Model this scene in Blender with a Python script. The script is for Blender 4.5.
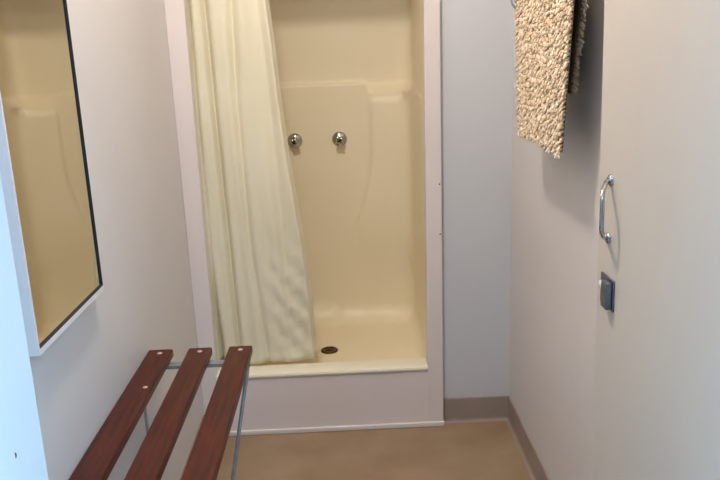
import bpy, bmesh, math, random
from math import pi, sin, cos, radians
from mathutils import Vector, Matrix

for o in list(bpy.data.objects):
    bpy.data.objects.remove(o)
scn = bpy.context.scene
col = scn.collection
R = random.Random(7)

# ---------------------------------------------------------------- camera
YAW, PIT, ROL, FPX = radians(0.93472), radians(14.38398), radians(-2.2737), 759.263
fw = Vector((sin(YAW)*cos(PIT), cos(YAW)*cos(PIT), -sin(PIT)))
rt = Vector((cos(YAW), -sin(YAW), 0)); up = rt.cross(fw)
rr = cos(ROL)*rt + sin(ROL)*up; uu = -sin(ROL)*rt + cos(ROL)*up
cam = bpy.data.cameras.new('camera'); camo = bpy.data.objects.new('camera', cam); col.objects.link(camo)
cam.sensor_width = 36; cam.sensor_fit = 'HORIZONTAL'; cam.lens = FPX*36/720; cam.clip_start = 0.02
m = Matrix.Identity(4)
for i in range(3):
    m[i][0] = rr[i]; m[i][1] = uu[i]; m[i][2] = -fw[i]
m[0][3], m[1][3], m[2][3] = 0, 0, 1.45
camo.matrix_world = m
scn.camera = camo

# ---------------------------------------------------------------- light, exposure
scn.view_settings.view_transform = 'Standard'
scn.view_settings.look = 'None'
scn.view_settings.gamma = 1
scn.view_settings.use_curve_mapping = False
scn.view_settings.exposure = 0.64
SKY = (0.33, 0.66, 1.0); SKY_STRENGTH = 3.0
LAMP_COL = (1.0, 0.91, 0.82); LAMP_STRENGTH = 140
wd = bpy.data.worlds.new('overcast_sky'); scn.world = wd; wd.use_nodes = True
bg = wd.node_tree.nodes['Background']
bg.inputs[0].default_value = (*SKY, 1); bg.inputs[1].default_value = SKY_STRENGTH

# ---------------------------------------------------------------- materials
def lin(c):
    return tuple(((v/255)/12.92 if v/255 <= .04045 else ((v/255+.055)/1.055)**2.4) for v in c)
def mat(name, rgb, rough=.5, metal=0, rgb2=None, nscale=6, stretch=(1,1,1), bump=0, bscale=60, spec=.5, coat=0, detail=3, ramp=(.35,.65), trans=0, emit=0, emitcol=None):
    M = bpy.data.materials.new(name); M.use_nodes = True
    nt = M.node_tree; b = nt.nodes['Principled BSDF']
    c1 = lin(rgb)
    b.inputs['Base Color'].default_value = (*c1, 1)
    b.inputs['Roughness'].default_value = rough; b.inputs['Metallic'].default_value = metal
    b.inputs['Specular IOR Level'].default_value = spec
    b.inputs['Coat Weight'].default_value = coat
    if coat: b.inputs['Coat Roughness'].default_value = .15
    tc = nt.nodes.new('ShaderNodeTexCoord'); mp = nt.nodes.new('ShaderNodeMapping')
    mp.inputs['Scale'].default_value = stretch
    nt.links.new(tc.outputs['Object'], mp.inputs[0])
    if rgb2:
        n = nt.nodes.new('ShaderNodeTexNoise'); n.inputs['Scale'].default_value = nscale; n.inputs['Detail'].default_value = detail
        rp = nt.nodes.new('ShaderNodeValToRGB')
        rp.color_ramp.elements[0].position, rp.color_ramp.elements[1].position = ramp
        rp.color_ramp.elements[0].color = (*c1, 1); rp.color_ramp.elements[1].color = (*lin(rgb2), 1)
        nt.links.new(mp.outputs[0], n.inputs['Vector']); nt.links.new(n.outputs['Fac'], rp.inputs[0])
        nt.links.new(rp.outputs[0], b.inputs['Base Color'])
    if bump:
        n2 = nt.nodes.new('ShaderNodeTexNoise'); n2.inputs['Scale'].default_value = bscale; n2.inputs['Detail'].default_value = 3
        bp = nt.nodes.new('ShaderNodeBump'); bp.inputs['Strength'].default_value = bump; bp.inputs['Distance'].default_value = .01
        nt.links.new(mp.outputs[0], n2.inputs['Vector']); nt.links.new(n2.outputs['Fac'], bp.inputs['Height'])
        nt.links.new(bp.outputs[0], b.inputs['Normal'])
    if trans:
        out = nt.nodes['Material Output']; t = nt.nodes.new('ShaderNodeBsdfTranslucent'); mx = nt.nodes.new('ShaderNodeMixShader')
        t.inputs[0].default_value = (*c1, 1); mx.inputs[0].default_value = trans
        nt.links.new(b.outputs[0], mx.inputs[1]); nt.links.new(t.outputs[0], mx.inputs[2]); nt.links.new(mx.outputs[0], out.inputs[0])
    if emit:
        b.inputs['Emission Color'].default_value = (*emitcol, 1); b.inputs['Emission Strength'].default_value = emit
    return M

M = {}
M['wall'] = mat('painted_wall', (214,208,205), .45, rgb2=(218,212,209), nscale=2, bump=.03, bscale=25)
M['wallb'] = mat('painted_back_wall', (205,206,209), .45, bump=.03, bscale=25)
M['ceil'] = mat('ceiling_paint', (225,222,216), .8)
M['frame'] = mat('white_enamel', (226,214,210), .3, rgb2=(229,218,214), nscale=3)
M['liner'] = mat('cream_acrylic', (250,236,205), .42, rgb2=(247,233,200), nscale=2, spec=.5)
M['curb'] = mat('pale_cream_acrylic', (246,238,216), .3)
M['floor'] = mat('vinyl_floor', (148,121,92), .45, rgb2=(162,136,107), nscale=5, detail=8, bump=.04, bscale=90)
M['base'] = mat('taupe_vinyl', (160,142,130), .5, rgb2=(152,135,123), nscale=12)
M['wood'] = mat('mahogany_stain', (54,20,12), .38, rgb2=(90,37,21), nscale=9, stretch=(9,.7,9), detail=6, spec=.22, ramp=(.3,.75), bump=.05, bscale=20)
M['chrome'] = mat('chrome', (190,190,190), .14, 1, rgb2=(175,175,178), nscale=30)
M['steel'] = mat('galvanised_steel', (158,160,164), .45, .5, rgb2=(142,145,150), nscale=30)
M['lock'] = mat('satin_lock_metal', (120,125,135), .3, .8, rgb2=(105,108,115), nscale=40)
M['screw'] = mat('worn_screw_heads', (205,180,165), .45, .3, rgb2=(190,165,150), nscale=50)
M['dark'] = mat('dark_metal', (40,36,34), .5, .3, rgb2=(50,45,40), nscale=40)
M['gasket'] = mat('black_rubber', (22,18,18), .6, rgb2=(28,24,24), nscale=40)
M['mirror'] = mat('mirror_glass', (226,224,214), .01, 1, rgb2=(224,222,213), nscale=2)
M['alu'] = mat('white_powder_coat', (224,220,222), .35, rgb2=(220,216,219), nscale=10)
M['jamb'] = mat('jamb_gloss_paint', (225,226,226), .35, rgb2=(221,222,223), nscale=4)
M['door'] = mat('door_paint', (201,192,181), .45, rgb2=(198,188,178), nscale=3, bump=.02, bscale=20)
M['curtain'] = mat('cream_vinyl_curtain', (236,229,203), .4, rgb2=(232,224,196), nscale=4, trans=.04, bump=.05, bscale=40)
M['backing'] = mat('mat_backing', (120,104,84), .9, rgb2=(105,92,74), nscale=200, bump=.3, bscale=300)
M['drain'] = mat('tarnished_drain', (98,78,52), .35, .8, rgb2=(80,62,42), nscale=60)
M['opal'] = mat('opal_lamp_glass', (255,250,240), .4, emit=LAMP_STRENGTH, emitcol=LAMP_COL)
M['outer'] = mat('sky_block_cladding', (120,112,104), .8, rgb2=(105,98,92), nscale=5)  # surface of the added sky-blocking wall
M['ground'] = mat('concrete', (150,150,148), .9, rgb2=(135,135,132), nscale=8)
# shaggy yarn with per-tuft tone
mm = bpy.data.materials.new('chenille_yarn'); mm.use_nodes = True; nt = mm.node_tree; b = nt.nodes['Principled BSDF']
g = nt.nodes.new('ShaderNodeNewGeometry'); rp = nt.nodes.new('ShaderNodeValToRGB')
rp.color_ramp.elements[0].color = (*lin((208,180,148)), 1); rp.color_ramp.elements[1].color = (*lin((243,223,195)), 1)
nt.links.new(g.outputs['Random Per Island'], rp.inputs[0]); nt.links.new(rp.outputs[0], b.inputs['Base Color'])
b.inputs['Roughness'].default_value = .9
M['yarn'] = mm

# ---------------------------------------------------------------- helpers
def link(name, bm, material, parent=None, smooth=False, bevel=0, loc=None, seg=2):
    me = bpy.data.meshes.new(name); bmesh.ops.recalc_face_normals(bm, faces=bm.faces); bm.to_mesh(me); bm.free()
    me.materials.append(M[material]); o = bpy.data.objects.new(name, me); col.objects.link(o)
    if smooth:
        for f in me.polygons: f.use_smooth = True
    if bevel:
        b = o.modifiers.new('bevel', 'BEVEL'); b.width = bevel; b.segments = seg; b.limit_method = 'ANGLE'; b.angle_limit = radians(40)
        for f in me.polygons: f.use_smooth = True
        w = o.modifiers.new('wn', 'WEIGHTED_NORMAL'); w.keep_sharp = True
    if parent:
        o.parent = parent; o.matrix_parent_inverse = Matrix.Translation(parent.location).inverted()
    return o
def empty(name, loc):
    o = bpy.data.objects.new(name, None); o.location = loc; o.empty_display_size = .05; col.objects.link(o); return o
def tag(o, label=None, cat=None, group=None, kind=None):
    for k, v in (('label', label), ('category', cat), ('group', group), ('kind', kind)):
        if v: o[k] = v
    return o
def box(bm, x0, x1, y0, y1, z0, z1):
    v = [bm.verts.new(p) for p in ((x0,y0,z0),(x1,y0,z0),(x1,y1,z0),(x0,y1,z0),(x0,y0,z1),(x1,y0,z1),(x1,y1,z1),(x0,y1,z1))]
    for f in ((0,3,2,1),(4,5,6,7),(0,1,5,4),(1,2,6,5),(2,3,7,6),(3,0,4,7)):
        bm.faces.new([v[i] for i in f])
    return v
def hexa(bm, pts):
    v = [bm.verts.new(p) for p in pts]
    for f in ((0,3,2,1),(4,5,6,7),(0,1,5,4),(1,2,6,5),(2,3,7,6),(3,0,4,7)):
        bm.faces.new([v[i] for i in f])
def boxes(name, lst, material, parent=None, bevel=0):
    bm = bmesh.new()
    for b in lst: box(bm, *b)
    return link(name, bm, material, parent, bevel=bevel)
def tube(bm, pts, r, n=12, cap=True):
    pts = [Vector(p) for p in pts]; rings = []
    rs = r if isinstance(r, (list, tuple)) else [r]*len(pts)
    prev = None
    for i, p in enumerate(pts):
        t = (pts[min(i+1, len(pts)-1)] - pts[max(i-1, 0)]).normalized()
        if prev is None:
            a = Vector((0,0,1)) if abs(t.z) < .9 else Vector((1,0,0)); s = t.cross(a).normalized()
        else:
            s = (prev - t*prev.dot(t)).normalized()
        prev = s; q = t.cross(s)
        rings.append([bm.verts.new(p + rs[i]*(cos(2*pi*k/n)*s + sin(2*pi*k/n)*q)) for k in range(n)])
    for a, b in zip(rings, rings[1:]):
        for k in range(n): bm.faces.new((a[k], a[(k+1)%n], b[(k+1)%n], b[k]))
    if cap: bm.faces.new(rings[0][::-1]); bm.faces.new(rings[-1])
def lathe(bm, prof, centre, axis, n=32):
    # prof: (radius, offset along axis)
    ax = Vector(axis).normalized(); a = Vector((0,0,1)) if abs(ax.z) < .9 else Vector((1,0,0))
    s = ax.cross(a).normalized(); q = ax.cross(s); c = Vector(centre); rings = []
    for r, h in prof:
        if r < 1e-6: rings.append([bm.verts.new(c + ax*h)])
        else: rings.append([bm.verts.new(c + ax*h + r*(cos(2*pi*k/n)*s + sin(2*pi*k/n)*q)) for k in range(n)])
    for A, B in zip(rings, rings[1:]):
        for k in range(n):
            if len(A) == 1 and len(B) == 1: continue
            if len(A) == 1: bm.faces.new((A[0], B[k], B[(k+1)%n]))
            elif len(B) == 1: bm.faces.new((A[k], A[(k+1)%n], B[0]))
            else: bm.faces.new((A[k], A[(k+1)%n], B[(k+1)%n], B[k]))
def ss(a, b, x):
    t = max(0, min(1, (x-a)/(b-a))); return t*t*(3-2*t)
def lerp(a, b, t): return a + (b-a)*t
def interp(tab, x):
    if x <= tab[0][0]: return tab[0][1]
    for (a, va), (b, vb) in zip(tab, tab[1:]):
        if x <= b: return lerp(va, vb, (x-a)/(b-a))
    return tab[-1][1]

# ---------------------------------------------------------------- room shell
XL, XR, YB, YF0, YF1, H = -.584, .604, 2.712, .62, .78, 2.62
S = 'structure'
tag(boxes('floor', [(-1.2, .9, .62, 3.62, -.06, 0)], 'floor'), kind=S)
tag(boxes('ground_outside', [(-6, 6, -6, .615, -.1, -.02)], 'ground'), kind=S)
tag(boxes('ceiling', [(XL-.1, XR+.1, YF0, 3.62, H, H+.08)], 'ceil'), kind=S)
tag(boxes('wall_left', [(XL-.1, XL, YF0, 3.62, 0, H)], 'wall'), kind=S)
tag(boxes('wall_right', [(XR, XR+.1, YF0, YB+.1, 0, H)], 'wall'), kind=S)
tag(boxes('wall_back', [(.335, XR, YB, YB+.1, 0, H), (XL, .335, YB, YB+.1, 2.06, H), (.335, .44, YB+.1, 3.62, 0, H), (XL, .44, 3.55, 3.62, 0, H)], 'wallb'), kind=S)
JX = -.352; HX = .545
tag(boxes('wall_front', [(XL, JX-.03, YF0+.01, YF1-.012, 0, H), (HX+.03, XR, YF0+.01, YF1-.012, 0, H), (JX-.03, HX+.03, YF0+.01, YF1-.012, 2.08, H)], 'wall'), kind=S)
jf = boxes('trim_1', [(JX-.03, JX, YF0, YF1, 0, 2.05), (HX, HX+.03, YF0, YF1, 0, 2.05), (JX-.03, HX+.03, YF0, YF1, 2.05, 2.08),
                      (JX, JX+.008, YF0, .697, 0, 2.04)], 'jamb', bevel=.002)
tag(jf, 'white painted door frame at the left edge, lit by daylight', kind=S)
bm = bmesh.new(); lathe(bm, [(0,.0025),(.003,.002),(.0042,0)], (JX, .708, 1.056), (1,0,0), 16)
link('screw', bm, 'dark', jf)

tag(boxes('wall_sky_block', [(-4, 1.3, -1.9, -1.75, -.02, 3.4)], 'outer'), kind=S)  # unseen wall added behind the camera to cut skylight through the doorway
def cove(name, a, b, into, top=.1):
    # coved vinyl skirting from a to b, 'into' = room-ward normal
    a, b, n = Vector(a), Vector(b), Vector(into); bm = bmesh.new()
    prof = [(0,top),(.004,top-.001),(.005,top-.004),(.005,.016),(.0065,.008),(.010,.003),(.014,.0008),(.016,0),(0,0)]
    A = [bm.verts.new(a + n*x + Vector((0,0,z))) for x, z in prof]; B = [bm.verts.new(b + n*x + Vector((0,0,z))) for x, z in prof]
    for i in range(len(prof)): 
        j = (i+1) % len(prof); bm.faces.new((A[i], A[j], B[j], B[i]))
    bm.faces.new(A); bm.faces.new(B[::-1])
    return tag(link(name, bm, 'base'), kind=S)
cove('baseboard_right', (XR, .85, 0), (XR, YB, 0), (-1,0,0))
cove('baseboard_back', (.346, YB, 0), (XR, YB, 0), (0,-1,0), .102)
cove('baseboard_left', (XL, .85, 0), (XL, 2.67, 0), (1,0,0))

# ---------------------------------------------------------------- shower cubicle
sh = tag(empty('shower_cubicle', (-.12, 2.70, 0)), 'moulded cream shower cubicle with raised tray and white front frame', 'shower')
def frame_piece(x0b, x1b, x0t, x1t, z0, z1):
    return [(x0b,2.688,z0),(x1b,2.688,z0),(x1b,2.735,z0),(x0b,2.735,z0),(x0t,2.688,z1),(x1t,2.688,z1),(x1t,2.735,z1),(x0t,2.735,z1)]
ZT = 2.06
for pts in (frame_piece(-.584,-.521,-.584,-.516,0,ZT), frame_piece(.281,.342,.296,.349,0,ZT)):
    bm = bmesh.new(); hexa(bm, pts); link('frame_post', bm, 'frame', sh, bevel=.003)
bm = bmesh.new(); box(bm, -.52, .30, 2.688, 2.735, 2.0, ZT); link('header', bm, 'frame', sh, bevel=.005)
bm = bmesh.new(); box(bm, -.525, .285, 2.6885, 2.735, 0, .232); link('plinth', bm, 'frame', sh, bevel=.003)
bm = bmesh.new(); box(bm, -.581, .345, 2.676, 2.688, 0, .02); link('sealing_strip', bm, 'frame', sh, bevel=.004)
# plan curves: (x, y, radius of the floor cove, extra = True at block)
def plan_low(n=1):
    P = []
    P += [(-.538,2.735,.03),(-.536,2.80,.045),(-.522,3.0,.06),(-.514,3.22,.07)]
    for k in range(1, 7):
        a = k/6*pi/2; P.append((-.514+.12*(1-cos(a)), 3.28+.12*sin(a), .07+.02*k/6))
    for x in (-.34,-.28,-.22,-.16,-.10,-.06,-.02,.01,.04,.07): P.append((x, 3.40, .12))
    for x, y, r in ((.10,3.40,.09),(.116,3.3995,.09),(.122,3.394,.09),(.128,3.388,.09),(.14,3.386,.09),(.165,3.382,.09),(.195,3.376,.085),(.222,3.370,.08),(.245,3.363,.07),(.263,3.356,.06),(.280,3.346,.06),(.292,3.328,.06),(.298,3.30,.06),(.301,3.20,.06)): P.append((x,y,r))
    P += [(.302,3.10,.06),(.300,3.0,.055),(.297,2.90,.05),(.292,2.82,.045),(.288,2.765,.03),(.287,2.735,.02)]
    return P
LOW = plan_low()
def plain_pt(x, y, i):
    # the same station on a plain rounded corner, with its inward normal
    blk = [k for k, q in enumerate(LOW) if q[0] > .095 and q[1] > 3.15]
    if i in blk:
        d = (i-blk[0])/(len(blk)-1)*.372
        if d < .132: return .10+d, 3.40, 0, 1
        if d < .242:
            a = (d-.132)/.07; return .232+.07*sin(a), 3.33+.07*cos(a), sin(a), cos(a)
        return .302, 3.33-(d-.242), 1, 0
    if x < -.39 and y > 3.25:
        a = math.atan2(y-3.28, .12-(x+.514)); return x, y, -cos(a), sin(a)
    if y > 3.385: return x, y, 0, 1
    return x, y, (-1 if x < 0 else 1), 0
def up_pt(x, y, z=1.4):
    # the same station on the upper, set-back wall
    xx, yy = x, y
    if x > .10 and y > 3.15:
        blk = [k for k, q in enumerate(LOW) if q[0] > .095 and q[1] > 3.15]
        i = [k for k in blk if abs(LOW[k][0]-x) < 1e-6 and abs(LOW[k][1]-y) < 1e-6][0]
        d = (i-blk[0])/(len(blk)-1)*.41
        if d < .165: xx, yy = .10+d, 3.418
        elif d < .235:
            a = (d-.165)/.045; a = min(a, pi/2); xx, yy = .265+.045*sin(a), 3.373+.045*cos(a)
        else: xx, yy = .310, 3.373-(d-.235)
    elif y > 3.3: yy = 3.418
    elif x > .2: xx = x + .006
    if y < 2.80: xx = x
    return xx, yy
def wall_pt(x, y, i, z):
    # the edge of the corner block leans left and fades towards the tray
    px, py, nx, ny = plain_pt(x, y, i)
    k = ss(1.02, .36, z); fd = ss(.66, .38, z)
    if x > -.30 and y > 3.33:
        w = ss(-.30, .116, x) if x < .12 else 1-ss(.12, .22, x)
        x -= .15*k**1.15*w; px -= .15*k**1.15*w
    x, y = lerp(x, px, fd), lerp(y, py, fd)
    if y < 2.80 and x > 0: x += .010*(z-.2)/1.3
    return x, y
ZF = .19
def zl(x, y): return lerp(1.285, 1.248, ss(.108, .124, x))
bm = bmesh.new(); rows = []
NA = 10
for j in range(NA+1):
    a = pi/2*(1-j/NA); row = []
    for i, (x, y, r) in enumerate(LOW):
        d = r*(1-cos(a)); qx, qy = wall_pt(x, y, i, .36); _, _, nx, ny = plain_pt(x, y, i)
        row.append(bm.verts.new((qx-nx*d, qy-ny*d, ZF + r*(1-sin(a)))))
    rows.append(row)
for k in range(1, 22):
    row = []
    for i, (x, y, r) in enumerate(LOW):
        z = lerp(ZF+r, zl(x, y)-.008, k/21); qx, qy = wall_pt(x, y, i, z); row.append(bm.verts.new((qx, qy, z)))
    rows.append(row)
for t, dz in ((.03,-.003), (.10,0), (.30,.003), (.65,.008), (.93,.014), (1,.020)):
    row = []
    for i, (x, y, r) in enumerate(LOW):
        z = zl(x, y); lx, ly = wall_pt(x, y, i, z); ux, uy = up_pt(x, y); 
        if y < 2.8: ux = lx
        blk = 1.6*ss(.108, .124, x)*ss(3.1, 3.25, y)
        row.append(bm.verts.new((lerp(lx,ux,t), lerp(ly,uy,t), z+dz*(1+blk))))
    rows.append(row)
for z in (1.36, 1.5, 1.75, 2.04):
    row = []
    for i, (x, y, r) in enumerate(LOW):
        ux, uy = up_pt(x, y)
        if y < 2.8 and x > 0: ux = x + .010*(z-.2)/1.3
        row.append(bm.verts.new((ux, uy, z)))
    rows.append(row)
for A, B in zip(rows, rows[1:]):
    for k in range(len(A)-1): bm.faces.new((A[k], A[k+1], B[k+1], B[k]))
bm.faces.new(rows[-1])
floor_edge = [v.co.copy() for v in rows[0]]
# floor of the tray, dished to the drain, as rings towards it
ring0 = rows[0]
front = [(x, 2.735) for i, x in enumerate([lerp(floor_edge[-1].x, floor_edge[0].x, i/9) for i in range(10)])]
loop = [v.co.copy() for v in ring0] + [Vector((x, y, ZF)) for x, y in front[1:-1]]
dr = Vector((-.100, 3.045, ZF-.006))
prev = ring0 + [bm.verts.new(c) for c in loop[len(ring0):]]
for t in (.15, .4, .7, .9):
    cur = [bm.verts.new(c.lerp(dr, t)) for c in loop]
    for k in range(len(cur)):
        j = (k+1) % len(cur); bm.faces.new((prev[k], prev[j], cur[j], cur[k]))
    prev = cur
c = bm.verts.new(dr)
for k in range(len(prev)): bm.faces.new((prev[k], prev[(k+1)%len(prev)], c))
liner = link('moulded_liner', bm, 'liner', sh, smooth=True)
# rounded front curb
bm = bmesh.new(); prof = [(2.690,.232),(2.683,.236),(2.680,.243),(2.682,.250),(2.690,.254),(2.72,.255),(2.765,.252),(2.780,.244),(2.788,.225),(2.794,.208),(2.805,.196),(2.83,.186),(2.735,.18),(2.735,.232)]
A = [bm.verts.new((-.524,y,z)) for y, z in prof]; B = [bm.verts.new((.284,y,z)) for y, z in prof]
for i in range(len(prof)):
    j = (i+1) % len(prof); bm.faces.new((A[i], A[j], B[j], B[i]))
bm.faces.new(A); bm.faces.new(B[::-1])
link('tray_curb', bm, 'curb', sh, smooth=False, bevel=0)
bm = bmesh.new(); lathe(bm, [(0,.004),(.012,.004),(.014,.002),(.022,.002),(.024,.005),(.034,.004),(.037,0),(.037,-.004)], (dr.x, dr.y, ZF-.003), (0,0,1), 32)
link('drain', bm, 'drain', sh, smooth=True)
for z in (.77, .955):
    bm = bmesh.new(); lathe(bm, [(0,.002),(.0025,.0015),(.003,0)], (.338, 2.688, z), (0,-1,0), 12); link('screw', bm, 'dark', sh)

# taps
def tap(x, label, ang):
    y, z = 3.40, 1.048
    t = tag(empty('shower_tap', (x, y, z)), label, 'tap', 'shower taps')
    bm = bmesh.new(); lathe(bm, [(.033,0),(.033,.003),(.029,.008),(.016,.012),(.010,.014),(.009,.016)], (x,y,z), (0,-1,0)); link('escutcheon', bm, 'chrome', t, smooth=True)
    bm = bmesh.new(); tube(bm, [(x,y-.012,z),(x,y-.035,z)], .008, 16); link('spindle', bm, 'chrome', t, smooth=True)
    bm = bmesh.new(); prof = []; n = 40; rings = []
    for r, h in ((.008,.030),(.015,.033),(.0185,.039),(.0185,.052),(.015,.058),(.008,.061),(.0,.061)):
        if r == 0: rings.append([bm.verts.new((x,y-h,z))]); continue
        ring = []
        for k in range(n):
            a = 2*pi*k/n + ang; rad = r*(1+.34*cos(4*a)); ring.append(bm.verts.new((x+rad*cos(a-ang), y-h, z+rad*sin(a-ang))))
        rings.append(ring)
    for A, B in zip(rings, rings[1:]):
        for k in range(n):
            if len(B) == 1: bm.faces.new((A[k], A[(k+1)%n], B[0]))
            else: bm.faces.new((A[k], A[(k+1)%n], B[(k+1)%n], B[k]))
    bm.faces.new(rings[0][::-1])
    h = link('handle', bm, 'chrome', t, smooth=True)
    bm = bmesh.new(); lathe(bm, [(.009,.061),(.009,.063),(.006,.0645),(0,.065)], (x,y,z), (0,-1,0), 20); link('cap', bm, 'dark', h, smooth=True)
tap(-.217, 'chrome shower tap on the left, right beside the curtain edge', .4)
tap(-.018, 'chrome shower tap on the right, standing clear of the curtain', .9)

# curtain rod and curtain
rod = tag(empty('curtain_rod', (-.12, 2.775, 1.93)), 'white curtain rod spanning the top of the shower opening', 'curtain rod')
bm = bmesh.new(); tube(bm, [(-.508,2.785,1.93),(.298,2.785,1.93)], .011, 16); link('pole', bm, 'alu', rod, smooth=True)
for x, d in ((-.5185,1), (.3035,-1)):
    bm = bmesh.new(); lathe(bm, [(.024,0),(.024,.004),(.015,.012)], (x,2.785,1.93), (d,0,0)); link('flange', bm, 'alu', rod, smooth=True)
cu = tag(empty('shower_curtain', (-.33, 2.785, .28)), 'pale cream shower curtain gathered at the left of the cubicle', 'shower curtain')
def ray_x(px, py, y):
    d = fw*FPX + rr*(px-360) + uu*(240-py); t = y/d.y; return d.x*t, 1.45 + d.z*t
def track(pts):
    return sorted([(ray_x(px, py, 2.77)[1], ray_x(px, py, 2.77)[0]) for px, py in pts])
right = track([(268,0),(275,50),(281,100),(288,150),(297,200),(304,240),(311,290),(317,355)])
gro = [(track([(186,0),(194,100),(207,250),(221,350)]), .030, .010), (track([(203,0),(213,100),(229,250),(239,345)]), .026, .011),
       (track([(231,0),(236,100),(251,250),(267,350)]), .016, .014), (track([(258,0),(270,100),(283,250),(292,340)]), .009, .016)]
def cx(tab, z):
    if z > tab[-1][0]: 
        (a, va), (b, vb) = tab[-2], tab[-1]; return vb + (vb-va)/(b-a)*(z-b)*.5
    return interp(tab, z)
bm = bmesh.new(); NU, NZ = 220, 70; grid = []
for j in range(NZ+1):
    z = lerp(.264, 1.90, j/NZ); row = []
    xl = -.531; xr = cx(right, z)
    for i in range(NU+1):
        u = i/NU; x = lerp(xl, xr, u)
        y = 2.772 + .006*sin(u*9+.6) + .004*sin(u*23+z*1.1) - .004
        for tb, dep, w in gro:
            d = (x-cx(tb, z))
            y += dep*math.exp(-(d/w)**2) - dep*.35*math.exp(-((d-w*2.2)/(w*1.6))**2)
        # damp creases in the flat lower right panel
        k = ss(.9,.5,z)*ss(.45,.7,u)
        y += k*(.004*sin(x*70+z*55) + .003*sin(z*95-x*40) )
        y += .03*ss(.955,1,u) 
        y += .0025*sin(z*9+u*4)
        y = lerp(2.746, y, ss(0, .05, u))
        y = max(y, 2.744)
        if j < 2: y -= .0
        row.append(bm.verts.new((x, y, z + .004*sin(u*14))))
    grid.append(row)
for A, B in zip(grid, grid[1:]):
    for k in range(NU): bm.faces.new((A[k], A[k+1], B[k+1], B[k]))
cl = link('curtain_sheet', bm, 'curtain', cu, smooth=True)
sol = cl.modifiers.new('thick', 'SOLIDIFY'); sol.thickness = .0012
for k in range(7):
    x = lerp(-.49, -.25, k/6); bm = bmesh.new()
    tube(bm, [(x, 2.785+.019*sin(2*pi*i/20), 1.918+.030*cos(2*pi*i/20)) for i in range(21)], .0016, 8, cap=False)
    link('curtain_ring', bm, 'alu', cu, smooth=True)

# ---------------------------------------------------------------- mirror on the left wall
mi = tag(empty('wall_mirror', (XL, 1.46, .935)), 'tall wall mirror in a thin white frame on the left wall', 'mirror')
MY0, MY1, MZ0, MZ1, MX = 1.275, 1.660, .935, 1.90, XL+.026
bm = bmesh.new(); fwid = .005; fb = .011
for b in ((XL+.001,MX,MY0,MY0+fwid,MZ0,MZ1),(XL+.001,MX,MY1-fwid,MY1,MZ0,MZ1),(XL+.001,MX,MY0+fwid,MY1-fwid,MZ0,MZ0+fb),(XL+.001,MX,MY0+fwid,MY1-fwid,MZ1-fwid,MZ1)): box(bm, *b)
link('frame', bm, 'alu', mi)
bm = bmesh.new(); a, g = fwid, .003
for b in ((MX-.0045,MX-.0004,MY0+a,MY0+a+.001,MZ0+a,MZ1-a),(MX-.0045,MX-.0004,MY1-a-g,MY1-a,MZ0+a,MZ1-a),(MX-.0045,MX-.0004,MY0+a,MY1-a,MZ0+fb,MZ0+fb+g),(MX-.0045,MX-.0004,MY0+a,MY1-a,MZ1-a-g,MZ1-a)): box(bm, *b)
link('seal', bm, 'gasket', mi)
bm = bmesh.new(); box(bm, XL+.008, MX-.004, MY0+.005, MY1-.005, MZ0+.005, MZ1-.005); link('mirror_glass', bm, 'mirror', mi)

# ---------------------------------------------------------------- bench
be = tag(empty('slatted_bench', (-.44, 1.5, 0)), 'dark red-brown wooden bench of three long slats beside left wall', 'bench')
BZ = .63
for x0, x1 in ((-.5828,-.5135),(-.469,-.402),(-.354,-.287)):
    bm = bmesh.new(); box(bm, x0, x1, 0.97, 2.042, BZ-.024, BZ); sl = link('slat', bm, 'wood', be, bevel=.005, seg=3)
    for y in (2.012, 1.0):
        bm = bmesh.new(); lathe(bm, [(.0075,0),(.006,.0012),(0,.0018)], ((x0+x1)/2+.003, y, BZ), (0,0,1), 16); link('screw', bm, 'screw', sl, smooth=True)
    if x0 < -.55:
        bm = bmesh.new(); lathe(bm, [(.0065,0),(.005,.0012),(0,.0016)], (-.531, 1.79, BZ), (0,0,1), 16); link('screw', bm, 'screw', sl, smooth=True)
for y in (1.992, 1.04):
    bm = bmesh.new(); box(bm, -.5835, -.289, y-.015, y+.010, BZ-.030, BZ-.0245); box(bm, -.5835, -.289, y-.015, y-.012, BZ-.036, BZ-.030); link('crossbar', bm, 'steel', be, bevel=.001)
    bm = bmesh.new(); tube(bm, [(-.294,y-.005,BZ-.03),(-.370,y-.005,.225),(-.405,y-.005,.004)], .0055, 12); link('leg', bm, 'steel', be, smooth=True)
bm = bmesh.new(); box(bm, -.556, -.551, 1.835, 1.847, .40, BZ-.024); box(bm, -.5835, -.551, 1.835, 1.847, .395, .400); box(bm, -.5835, -.525, 1.77, 1.855, BZ-.028, BZ-.0245); br = link('wall_bracket', bm, 'steel', be, bevel=.0008)
bm = bmesh.new(); lathe(bm, [(.008,0),(.008,.006),(.004,.008),(0,.009)], (-.531,1.79,BZ-.028), (0,0,-1), 6); link('bolt', bm, 'dark', br)

# ---------------------------------------------------------------- open door at the right
DX = .50
dr_ = tag(empty('door_1', (DX+.02, .69, 0)), 'white painted door standing open along the right side', kind=S)
bm = bmesh.new(); sh_e = math.tan(radians(2.4)); 
def ye(z): return 1.481 - (1.51-z)*.045
hexa(bm, [(DX,.69,.012),(DX+.038,.69,.012),(DX+.038,ye(0),.012),(DX,ye(0),.012),(DX,.69,2.03),(DX+.038,.69,2.03),(DX+.038,ye(2.03),2.03),(DX,ye(2.03),2.03)])
link('door_leaf', bm, 'door', dr_, bevel=.003)
h = tag(empty('door_handle', (DX, 1.40, 1.13)), None); h.parent = dr_; h.matrix_parent_inverse = Matrix.Translation(dr_.location).inverted()
bpy.data.objects.remove(h)
bm = bmesh.new()
for z in (1.186, 1.074): lathe(bm, [(.011,0),(.011,.004),(.007,.007),(0,.007)], (DX,1.398,z), (-1,0,0), 20)
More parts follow.
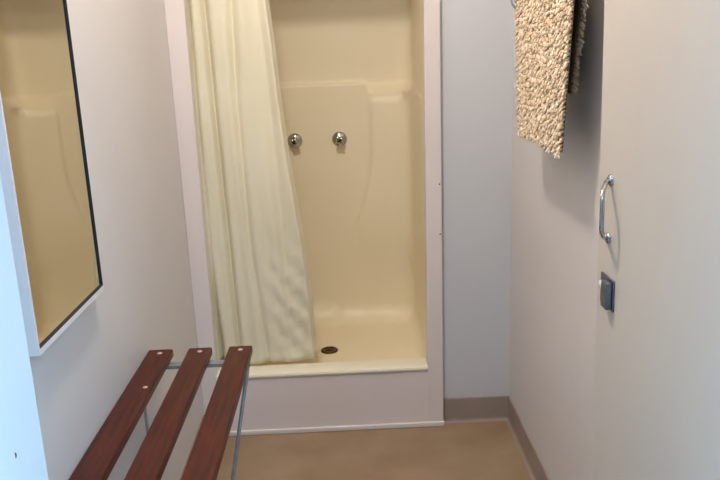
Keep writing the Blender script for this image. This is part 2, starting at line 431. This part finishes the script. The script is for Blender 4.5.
pts = [(DX-.004,1.398,1.186),(DX-.012,1.392,1.184),(DX-.022,1.375,1.176),(DX-.029,1.362,1.165),(DX-.030,1.357,1.155),(DX-.030,1.356,1.130),(DX-.030,1.356,1.108),(DX-.029,1.358,1.098),(DX-.022,1.368,1.086),(DX-.012,1.388,1.077),(DX-.004,1.398,1.074)]
tube(bm, pts, .0045, 12)
link('pull_handle', bm, 'chrome', dr_, smooth=True)
bm = bmesh.new(); box(bm, DX-.004, DX, 1.354, 1.424, .938, 1.000); lk = link('lock_plate', bm, 'lock', dr_, bevel=.0015)
bm = bmesh.new(); box(bm, DX-.016, DX-.004, 1.356, 1.388, .942, .996); link('lock_case', bm, 'lock', lk, bevel=.003)
bm = bmesh.new(); tube(bm, [(DX-.003,1.396,.982),(DX-.015,1.396,.982)], [.009,.008], 14); link('thumb_knob', bm, 'alu', lk, smooth=True)
for z in (.25, 1.0, 1.8):
    bm = bmesh.new(); tube(bm, [(DX+.040,.684,z-.04),(DX+.040,.684,z+.04)], .006, 10); link('hinge', bm, 'chrome', dr_, smooth=True)

# ---------------------------------------------------------------- towel rail and bath mat
RX, RZ = .539, 1.615
tr = tag(empty('towel_rail', (XR, 1.95, RZ)), 'grey metal towel rail on right wall above the bath mat', 'towel rail')
bm = bmesh.new(); tube(bm, [(RX,1.64,RZ),(RX,2.47,RZ)], .009, 16); link('bar', bm, 'chrome', tr, smooth=True)
for y in (1.65, 2.39):
    bm = bmesh.new(); lathe(bm, [(.022,0),(.022,.006),(.010,.012)], (XR,y,RZ), (-1,0,0), 20); tube(bm, [(XR-.006,y,RZ),(RX,y,RZ)], .008, 12); link('bracket', bm, 'chrome', tr, smooth=True)
bm = bmesh.new(); tube(bm, [(RX,2.468,RZ-.004),(RX+.006,2.44,1.555),(XR-.002,2.33,1.46)], .009, 12); link('grey_tube', bm, 'steel', tr, smooth=True)  # slanted grey tube that draws a small streak at the bar's far end
bmh = tag(empty('bath_mat', (.52, 2.03, 1.17)), 'shaggy beige bath mat folded over the towel rail, pile outwards', 'bath mat')
# sheet profile: s runs from the front hem over the bar to the back hem
def mat_pt(v, s):
    # v 0..1 from far to near edge; s path position; returns point, outward normal
    Lf, Lb, rad = .426, .30, .017
    fx, bx = RX-rad, RX+rad
    if s < Lf:
        z = RZ-.0+s-Lf; k = (Lf-s)/Lf
        yf = lerp(2.262, 2.195, k); yn = lerp(1.730, 1.790, k)
        dz = .012*sin(v*pi) * k - .006*v*k
        x = fx - .004*k - .008*k*k*sin(v*pi)
        return Vector((x, lerp(yf, yn, v), z+dz)), Vector((-1,0,0))
    if s < Lf + pi*rad:
        a = (s-Lf)/rad; return Vector((RX-rad*cos(a), lerp(2.262,lerp(1.730,1.79,min(1,a/pi)),v), RZ+rad*sin(a))), Vector((-cos(a),0,sin(a)))
    k = (s-Lf-pi*rad)/Lb
    return Vector((bx+.006*ss(0,.4,k), lerp(2.262, 1.79+.09*k, v), RZ-k*Lb)), Vector((1,0,0))
TOT = .426+pi*.017+.30
bm = bmesh.new(); g_ = []
for j in range(61):
    row = []
    for i in range(21):
        p, n = mat_pt(i/20, TOT*j/60); row.append(bm.verts.new(p))
    g_.append(row)
for A, B in zip(g_, g_[1:]):
    for k in range(20): bm.faces.new((A[k], A[k+1], B[k+1], B[k]))
bk = link('backing', bm, 'backing', bmh, smooth=True); s_ = bk.modifiers.new('t', 'SOLIDIFY'); s_.thickness = .004; s_.offset = 0
bm = bmesh.new(); stp = .0100; ns = int(TOT/stp); nv = int(.50/stp)
for j in range(ns+1):
    for i in range(nv+1):
        v = min(1, max(0, (i + R.uniform(-.35,.35) + (.5 if j % 2 else 0))/nv)); s = min(TOT, max(0, (j+R.uniform(-.35,.35))*stp))
        p, n = mat_pt(v, s); L = R.uniform(.013,.021) * (.85 if n.x < .5 else .7)
        side = Vector((0,1,0)); dn = Vector((0,0,-1))
        if abs(n.x) < .7: dn = Vector((n.z,0,-n.x))*(1 if n.x>0 else -1)
        a = R.uniform(-1.0,1.0); lat = side*sin(a) + dn*(.35+.65*cos(a))
        edge = (v < .02) - (v > .98)
        q0 = p + n*.001; q1 = p + n*L*.55 + lat*L*.30 + side*edge*.004; q2 = p + n*L*.78 + lat*L*.85 + side*edge*.006
        rad = R.uniform(.0027,.0039)
        tube(bm, [q0, q1, q2, q2+(q2-q1).normalized()*rad*.7], [rad*.8, rad, rad*.95, rad*.45], 6)
pl = link('shaggy_pile', bm, 'yarn', bmh, smooth=True); pl['kind'] = 'stuff'

# ---------------------------------------------------------------- ceiling lamp
LX, LY = -.19, 1.62
la = tag(empty('ceiling_lamp', (LX, LY, H)), 'round white glass ceiling lamp in the middle of the room', 'lamp')
bm = bmesh.new(); lathe(bm, [(0,0),(.12,0),(.12,.014),(.105,.02),(0,.02)], (LX,LY,H-.001), (0,0,-1), 32); link('lamp_base', bm, 'alu', la)
bm = bmesh.new(); lathe(bm, [(.098,.0215),(.096,.035),(.085,.052),(.062,.066),(.032,.074),(0,.076)], (LX,LY,H), (0,0,-1), 24); link('lamp_shade', bm, 'opal', la, smooth=True)
